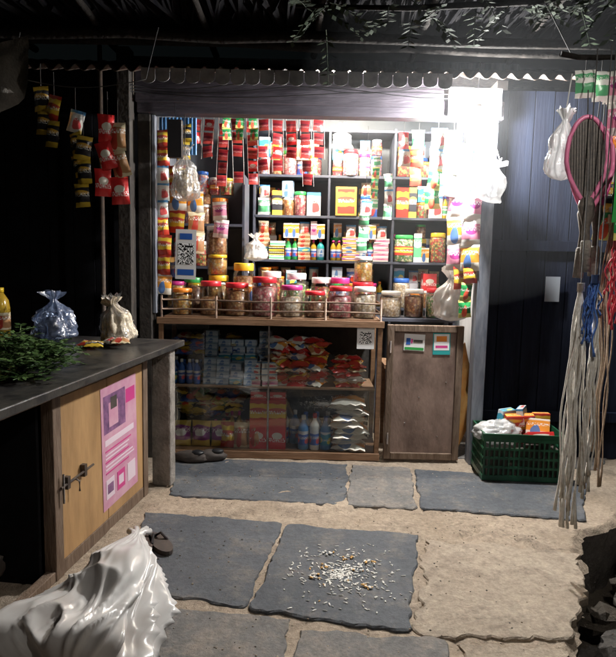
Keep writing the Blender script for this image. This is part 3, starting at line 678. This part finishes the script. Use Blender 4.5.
strip('green_sachet_strip',.42,4.62,1.97,4,.085,.1,[PK[7],PK[4]],t=.01,rot=0,stringup=.55)
strip('green_sachet_strip',.52,4.9,2.35,5,.06,.085,[PK[1],PK[7]],t=.01,rot=0)
b=MB(); b.bag(.09,.30,M['milky'],X=RY(15)); b.tube([(0.08,0,.28),(.0,0,.5)],.003,M['wht'],5); b.obj('white_plastic_bag',X=T((1.25,4.33,1.95)))
# ------------------------------------------------------------ left counter
C=T((-1.22,2.0,0))@RZ(82.8)
lc=empty('wooden_cabinet_counter')
def cobj(b,name,bevel=0): return b.obj(name,lc,bevel,C)
b=MB(); b.box(-1.6,2.03,-.14,1.15,.925,.965,M['blackstone']); cobj(b,'stone_worktop',.006)
b=MB()
for a,c in ((.08,.15),(.64,.71),(1.66,1.73)): b.box(a,c,0,.06,0,.923,M['oldwood'])
b.box(-1.6,.079,.0,.05,.05,.923,M['darkwood'])
b.box(.151,.639,.004,.05,.86,.922,M['oldwood']); b.box(.711,1.659,.004,.05,.86,.922,M['oldwood'])
b.box(.151,.639,.004,.05,.0,.05,M['oldwood']); b.box(.711,1.659,.004,.05,.0,.07,M['oldwood'])
cobj(b,'frame',.004)
b=MB(); b.box(.715,1.18,.006,.026,.072,.858,M['ply']); b.box(1.186,1.655,.006,.026,.072,.858,M['ply']); cobj(b,'plywood_doors',.002)
b=MB(); b.box(-1.6,1.9,1.05,1.1,0,.92,M['blackwall']); b.box(.60,.62,.06,1.04,.0,.92,M['blackwall']); b.box(1.70,1.72,.06,1.04,.0,.92,M['blackwall']); b.box(.16,.6,.3,1.04,.4,.42,M['blackwall']); cobj(b,'carcass')
b=MB(); v=[]; b.box(1.86,1.96,-.10,.03,0,.924,M['concrete']); cobj(b,'stone_support_post',.012)
b=MB(); b.tube([(.67,-.014,.44),(.98,-.014,.45)],.006,M['darkmetal'],8); b.box(.72,.745,-.02,.004,.415,.475,M['darkmetal']); b.box(.88,.905,-.02,.004,.42,.48,M['darkmetal']); b.tube([(.80,-.014,.44),(.80,-.035,.43),(.80,-.035,.38)],.005,M['darkmetal'],7); b.tube([(.69,-.016,.36),(.69,-.016,.50)],.005,M['darkmetal'],7); cobj(b,'sliding_bolt')
b=MB(); w,h=.45,.68
b.box(0,w,0,.0015,0,h,M['poster'])
rc=[(.06,.62,.66,.93,M['posterp']),(.2,.66,.45,.86,M['poster']),(.25,.8,.42,.9,M['rubber']),(.68,.78,.95,.9,M['hot']),(.08,.52,.9,.57,M['posterl'])]
for q in range(7): rc.append((.08,.47-q*.03,U(.6,.92),.482-q*.03,M['posterl'] if q%3 else M['hot']))
rc+=[(.08,.08,.3,.24,M['posterl']),(.38,.08,.6,.24,M['hot']),(.68,.08,.92,.24,M['posterl']),(.42,.12,.56,.2,M['posterl']),(.11,.12,.27,.2,M['posterp'])]
for k,(a,c,d,e,mt) in enumerate(rc):
    b.box(a*w,d*w,-.0006-.0001*k,-.0003,c*h,e*h,mt)
b.obj('pink_poster',X=C@T((1.12,.003,.13))@RY(-1.5))
b=MB(); b.bag(.1,.6,M['wht']); b.obj('white_sack',X=C@T((1.84,.2,.01)))
for k in range(6):
    b=MB(); b.blob(U(.08,.12),.1,U(.06,.09),random.choice([M['rubber'],M['bark']]),amp=.3); b.obj('potato_sack',X=C@T((.2+.08*k,.25+U(0,.3),.08 if k%2 else .16)))
b=MB(); b.lathe([(.05,0),(.058,.01),(.058,.2),(.05,.25),(.02,.3)],M['oil'],16); b.lathe([(.024,.3),(.024,.33)],M['yellow'],12); b.lathe([(.059,.06),(.059,.17)],PK[12],16,cap=False); me=b.mesh('ob')
place(me,'oil_bottle',T((-2.0,3.88,.966))); place(me,'oil_bottle',T((-2.13,3.80,.966))); 
b=MB(); b.bag(.13,.31,M['filmblue'],fold=.45); b.blob(.075,.07,.07,M['rubber'],X=T((0,0,.08)),amp=.3,flat=.9); b.obj('polythene_grocery_bag',X=T((-1.64,3.85,.966)))
b=MB(); b.bag(.10,.29,M['cream'],fold=.25,loose=.2); b.bag(.108,.31,M['filmbag'],fold=.3,loose=.25); b.obj('rice_bag',X=T((-1.18,3.74,.966))@RY(-10))
for k in range(4):
    b=MB(); b.pillow(.11,.09,.03,PK[(2,8,4,12)[k]],X=RX(-80)); b.obj('snack_pouch',X=T((-1.33+.07*k,3.55+U(-.05,.05),.985+.008*k))@RZ(U(-40,40)))
def leafspray(b,base,direc,L,mat,n=9,lw=.012,ll=.04):
    base=Vector(base);d=Vector(direc).normalized()
    pts=[base+d*L*t/4+Vector((0,0,-.25*L*(t/4)**2)) for t in range(5)]
    b.tube(pts,[.003*(1-t/6) for t in range(5)],mat,4)
    sd=d.cross(Vector((0,0,1))).normalized()
    for k in range(n):
        t=(k+1)/(n+.5); p=base+d*L*t+Vector((0,0,-.25*L*t*t))
        for s in (1,-1):
            q=(sd*s+d*U(.2,.8)+Vector((0,0,U(-.5,.2)))).normalized(); l=ll*U(.7,1.25)*(1-.3*t)
            wv=q.cross(Vector((U(-.5,.5),U(-.5,.5),1))).normalized()*lw*U(.7,1.2)
            b.add([p,p+q*l*.45+wv,p+q*l,p+q*l*.45-wv],[(0,1,2,3)],mat)
b=MB()
for i in range(240):
    a0=U(0,6.28); r0=U(0,1)**.6
    x=-1.31+.17*r0*math.cos(a0); y=2.70+.30*r0*math.sin(a0); a=U(0,6.28)
    leafspray(b,(x,y,.975+U(0,.20)*(1-r0*.7)),(math.cos(a),math.sin(a),U(.0,.9)),U(.08,.17),M['leafd'],6,.011,.038)
b.obj('curry_leaf_bundle')
# soft sack in the foreground : smooth long folds from the gathered neck
b=MB(); Np=Vector((-.78,2.68,.21)); Bp=Vector((-.83,1.98,-.02)); ax=(Bp-Np); L=ax.length; ax.normalize(); s1=ax.cross(Vector((0,0,1))).normalized(); s2=s1.cross(ax)
v=[];f=[];SG=200;RG=90
for j in range(RG+1):
    t=j/RG
    r=.03+.30*(math.sin(min(t/.8,1)*math.pi/2))**1.2 if t<.8 else .33*math.sqrt(max(0,1-((t-.8)/.2)**2))+.001
    for i in range(SG):
        a=2*math.pi*i/SG
        ca,sa=math.cos(a),math.sin(a)
        w1=noise.noise(Vector((ca*1.2,sa*1.2,t*2.2+9)))*1.1
        f1=1-min(1,abs(noise.noise(Vector((ca*2.2+w1,sa*2.2+w1,t*.7))))*3.0)
        f2=1-min(1,abs(noise.noise(Vector((ca*4.2+w1*1.5,sa*4.2,t*1.5+5))))*3.2)
        cr=noise.noise(Vector((ca*1.1,sa*1.1,t*2.2)))*.55
        rr=r*(.80+.20*f1*f1+.10*f2*f2*(1-.3*t)+cr)
        p=Np+ax*(L*t+.04*noise.noise(Vector((ca*2,sa*2,3)))*t)+s1*(rr*ca*1.08)+s2*(rr*sa*.62)
        p.z=max(p.z,.018+.004*noise.noise(Vector((p.x*9,p.y*9,0))))
        v.append(p)
for j in range(RG):
    for i in range(SG): k=(i+1)%SG; f.append((j*SG+i,j*SG+k,(j+1)*SG+k,(j+1)*SG+i))
M['sack']=P('white_woven_sack',(.40,.37,.35),.28,col2=(.70,.69,.68),ns=2.5,detail=3,lo=.38,hi=.58)
b.add(v,f,M['sack'],None,True)
for k in range(6):
    a=k*1.05; d=Vector((math.cos(a)*.05,.05+math.sin(a)*.03,.02)); b.tube([Np+Vector((0,-.03,-.01)),Np+d*.5,Np+d+Vector((0,0,-.02))],[.022,.012,.016],M['sack'],7)
b.obj('white_polythene_sack')
for k,(x,y,rz) in enumerate([(-.84,3.02,20),(-.75,2.99,35)]):
    b=MB(); pts=[];n=20
    for i in range(n):
        a=2*math.pi*i/n; pts.append((.045*math.cos(a)*(1-.15*math.sin(a)),.13*math.sin(a)))
    v=[(p[0],p[1],0) for p in pts]+[(p[0],p[1],.022) for p in pts]; f=[(i,(i+1)%n,(i+1)%n+n,i+n) for i in range(n)]+[tuple(range(n,2*n)),tuple(range(n))[::-1]]
    b.add(v,f,M['rubber']); b.tube([(-.042,.0,.02),(-.02,.04,.05),(0,.075,.022)],.007,M['black'],6); b.tube([(.042,.0,.02),(.02,.04,.05),(0,.075,.022)],.007,M['black'],6)
    b.obj('rubber_slipper',X=T((x,y,.013))@RZ(rz))
for k,(x,y,rz) in enumerate([(-.86,4.33,80),(-.72,4.36,95)]):
    b=MB(); b.blob(.05,.13,.05,M['rubber'],amp=.2,flat=.5); b.blob(.035,.05,.02,M['black'],X=T((0,-.06,.04)),amp=.1); b.obj('old_shoe',X=T((x,y,.04))@RZ(rz))
# ------------------------------------------------------------ hanging packets left
b=MB(); b.tube([(-1.62+.72*t/10,3.35,2.46-.05*math.sin(math.pi*t/10)) for t in range(11)],.0025,M['string'],5); b.tube([(-1.62,3.35,2.46),(-1.64,3.5,2.74)],.0025,M['string'],5); b.tube([(-.9,3.35,2.46),(-.88,3.55,2.80)],.0025,M['string'],5); b.obj('hanging_line')
for x,zt,n,w,h,mt in [(-1.48,2.42,2,.09,.13,[PK[8]]),(-1.40,2.37,2,.09,.14,[PK[8],PK[2]]),(-1.30,2.30,3,.085,.12,[PK[8],PK[4]]),(-1.25,2.16,3,.09,.13,[PK[8],PK[4],PK[8]]),
    (-1.12,2.28,3,.09,.15,[PK[0]]),(-1.07,2.24,3,.10,.15,[PK[0],PK[0],PK[12]])]:
    strip('snack_packet_strip',x,3.35+U(-.05,.05),zt,n,w,h,mt,t=.045,sway=18,stringup=.12)
b=MB(); v=[];f=[]
for j in range(13):
    for i in range(19):
        x=-2.0+.50*i/18; z=2.66-.4*j/12*(.6+.4*math.sin(i/18*math.pi)); v.append((x,3.3+.05*math.sin(i*.9)*(j/12)+.03*noise.noise(Vector((i*.5,j*.5,0))),z-.15*(1-i/18)))
for j in range(12):
    for i in range(18): a=j*19+i; f.append((a,a+1,a+20,a+19))
b.add(v,f,M['cloth'],None,True); b.obj('hanging_sackcloth')
# ------------------------------------------------------------ right hanging goods
rk=empty('goods_hanging_frame')
b=MB(); pole((1.80,2.95,-.42),(1.78,2.95,2.95),.035,M['bark'],b); pole((1.15,2.92,2.48),(1.95,2.95,2.50),.012,M['bark'],b); b.tube([(1.2,2.92,2.49),(1.2,3.3,2.88)],.003,M['string'],5); b.obj('poles',rk)
def bat(x,y,z,rz,rim,ry=0):
    b=MB(); pts=[]
    for k in range(33):
        a=math.pi*2*k/32; w=.092*(1 if math.sin(a)>0 else 1-.55*(-math.sin(a))**1.5); pts.append((w*math.cos(a),0,.20*math.sin(a)))
    b.tube(pts,.011,rim,8)
    v=[(p[0]*.95,0,p[2]*.95) for p in pts[:-1]]; b.add(v,[tuple(range(32))],M['meshdark']); 
    for k in range(-7,8):
        x_=k*.012; zz=.18*math.sqrt(max(0,1-(x_/.092)**2)); b.tube([(x_,-.004,-zz*.8),(x_,-.004,zz)],.0008,M['black'],4)
    b.lathe([(.02,-.50),(.022,-.46),(.019,-.36),(.018,-.30),(.04,-.21),(.03,-.17)],M['meshdark'],12,X=Matrix.Scale(.6,4,(0,1,0)))
    b.lathe([(.024,-.52),(.025,-.38),(.02,-.37)],M['cloth'],12)
    b.tube([(0,0,.20),(0,0,.32)],.003,M['string'],5)
    return b.obj('mosquito_bat',X=T((x,y,z))@RZ(rz)@RY(ry))
bat(1.29,2.88,2.0,-8,M['pink'],-3); bat(1.35,2.96,1.97,-30,M['pink'],3); bat(1.42,3.02,1.98,30,M['mag'],0)
def ropes(name,x,y,zt,zb,n,mat,spread=.035,r=.005):
    b=MB()
    for k in range(n):
        a=U(0,6.28);d=U(.2,1)*spread; ex=x+d*math.cos(a)*1.3; ey=y+d*math.sin(a)
        zz=zb+U(-.02,.22)
        ph=U(0,6)
        b.tube([(x+(ex-x)*min(1,t/6)+.007*math.sin(ph+t*.8),y+(ey-y)*min(1,t/6)+.006*math.cos(ph+t),zt+(zz-zt)*t/16) for t in range(17)],[r*U(.8,1.2)]*15+[r*1.3,r*1.8],mat,5)
    b.tube([(x,y,zt+.01),(x,y,zt-.03)],.018,mat,8); b.tube([(x,y,zt),(x,y,2.49)],.003,M['string'],5)
    return b.obj(name)
ropes('cotton_rope_bundle',1.285,2.84,1.42,.24,20,M['rope'],.045)
ropes('cotton_rope_bundle',1.35,2.80,1.30,.40,12,M['rope'],.035)
ropes('jute_rope_bundle',1.46,2.95,1.75,.4,9,M['rope2'],.03,.004)
ropes('blue_nylon_rope_bundle',1.33,2.80,1.46,1.1,12,M['ropeb'],.03,.004)
ropes('red_nylon_rope_bundle',1.43,2.82,1.62,1.2,10,M['roper'],.03,.004)
b=MB(); b.bag(.075,.34,M['milky']); b.tube([(0,0,.30),(.02,0,.5)],.003,M['wht'],5); b.obj('white_plastic_bag',X=T((1.215,2.98,1.92)))
b=MB(); b.pillow(.12,.30,.05,M['grn'],wr=.4); b.tube([(0,0,.14),(0,0,.6)],.003,M['string'],5); b.obj('green_cloth_bag',X=T((1.43,2.78,1.86))@RZ(10))
for x,zt,n,mt,w in [(1.30,2.44,1,[PK[7]],.10),(1.40,2.45,1,[PK[4],PK[7]],.11),(1.48,2.45,2,[PK[1],PK[5]],.12),(1.50,2.1,3,[PK[7],PK[1],PK[8]],.12),(1.55,2.35,4,[PK[4],PK[6]],.12)]:
    strip('snack_packet_strip',x,2.98+U(-.05,.1),zt,n,w,w*1.3,mt,t=.045,stringup=.05)
# ------------------------------------------------------------ crate
b=MB(); X=T((1.52,4.2,.02))@RZ(-3); w,d,h=.56,.36,.33
for (ax0,ax1,ay0,ay1) in ((-w/2,w/2,-d/2,-d/2+.012),(-w/2,w/2,d/2-.012,d/2),(-w/2,-w/2+.012,-d/2+.013,d/2-.013),(w/2-.012,w/2,-d/2+.013,d/2-.013)):
    for z0,z1 in ((0,.035),(.085,.10),(.15,.165),(.215,.23),(.275,.33)): b.box(ax0,ax1,ay0,ay1,z0,z1,M['green'])
n=16
for i in range(n+1):
    x=-w/2+.004+(w-.02)*i/n
    for yy in (-d/2+.0015,d/2-.0105): b.box(x,x+.012,yy,yy+.009,.036,.274,M['green'])
for i in range(1,10):
    y_=-d/2+d*i/10
    for xx in (-w/2+.0015,w/2-.0105): b.box(xx,xx+.009,y_,y_+.012,.036,.274,M['green'])
b.box(-w/2+.013,w/2-.013,-d/2+.013,d/2-.013,.0,.01,M['green'])
b.box(-w/2-.008,w/2+.008,-d/2-.008,-d/2-.001,.305,.332,M['green'])
b.obj('green_plastic_crate',X=X)
b=MB(); b.blob(.17,.12,.09,M['milky'],amp=.35,fr=1.6,flat=.9,seg=44,rings=28); b.obj('white_plastic_bag',X=T((1.38,4.2,.32)))
for k,(x,y_,z_,rx,rz,mi,w_,h_) in enumerate([(1.54,4.27,.36,20,10,2,.22,.16),(1.67,4.22,.35,-15,-20,6,.16,.13),(1.62,4.10,.31,60,5,0,.19,.15),(1.46,4.3,.39,10,30,9,.13,.15),(1.72,4.3,.38,0,0,2,.12,.12),(1.58,4.3,.42,-10,60,4,.14,.12)]):
    b=MB(); b.box(-w_/2,w_/2,-.025,.025,-h_/2,h_/2,PK[mi]); b.obj('product_carton',bevel=.003,X=T((x,y_,z_))@RZ(rz)@RX(rx))
b=MB(); b.box(-.25,.25,-.15,.15,0,.2,M['rubber'],X=T((1.52,4.2,.035))); b.obj('crate_cardboard_liner')
b=MB(); b.box(0,.11,0,.004,0,.19,M['switch']); b.obj('paper_notice',X=T((1.80,4.575,1.24)))
# ------------------------------------------------------------ tree
b=MB()
tr0=[(3.0,2.9,-.42),(2.95,2.95,.8),(2.9,3.0,2.0),(2.6,3.2,3.0),(2.1,3.3,3.6),(1.2,3.3,3.9),(0,3.2,4.1)]
b.tube(tr0,[.17,.14,.12,.10,.08,.06,.03],M['bark'],10)
limbs=[[(2.6,3.2,3.0),(1.8,3.3,3.0),(1.2,3.4,2.92),(.5,3.35,2.85),(-.1,3.3,2.83)],[(2.9,3.0,2.0),(2.4,3.0,2.7),(1.7,3.05,2.92),(1.1,3.1,2.93)],[(1.2,3.3,3.9),(0,3,3.5),(-1,2.9,2.9),(-2,2.9,2.85)]]
for l in limbs: b.tube(l,[.03-.005*k for k in range(len(l))],M['bark'],7)
for l in limbs:
    for i in range(36):
        k=random.randrange(1,len(l)); p=Vector(l[k-1]).lerp(Vector(l[k]),U(0,1)); a=U(0,6.28)
        leafspray(b,p+Vector((U(-.1,.1),U(-.15,.15),U(-.08,.05))),(math.cos(a),math.sin(a),U(-.9,.1)),U(.18,.34),M['leaf'],8,.013,.07)
b.obj('neem_tree')
# ------------------------------------------------------------ world
w=bpy.data.worlds.new('World'); scene.world=w; w.use_nodes=True; nt=w.node_tree
bg=nt.nodes['Background']; sk=nt.nodes.new('ShaderNodeTexSky'); sk.sky_type='NISHITA'; sk.sun_disc=False
sk.sun_elevation=math.radians(3); sk.sun_rotation=math.radians(150)
nt.links.new(sk.outputs[0],bg.inputs[0]); bg.inputs[1].default_value=.0015
s=bpy.data.lights.new('moon','SUN'); s.energy=.01; s.angle=math.radians(1); s.color=(.8,.88,1); so=bpy.data.objects.new('moon',s); scene.collection.objects.link(so); so.rotation_euler=(math.radians(50),0,math.radians(30))
scene.view_settings.view_transform='Standard'; scene.view_settings.look='None'; scene.view_settings.exposure=0
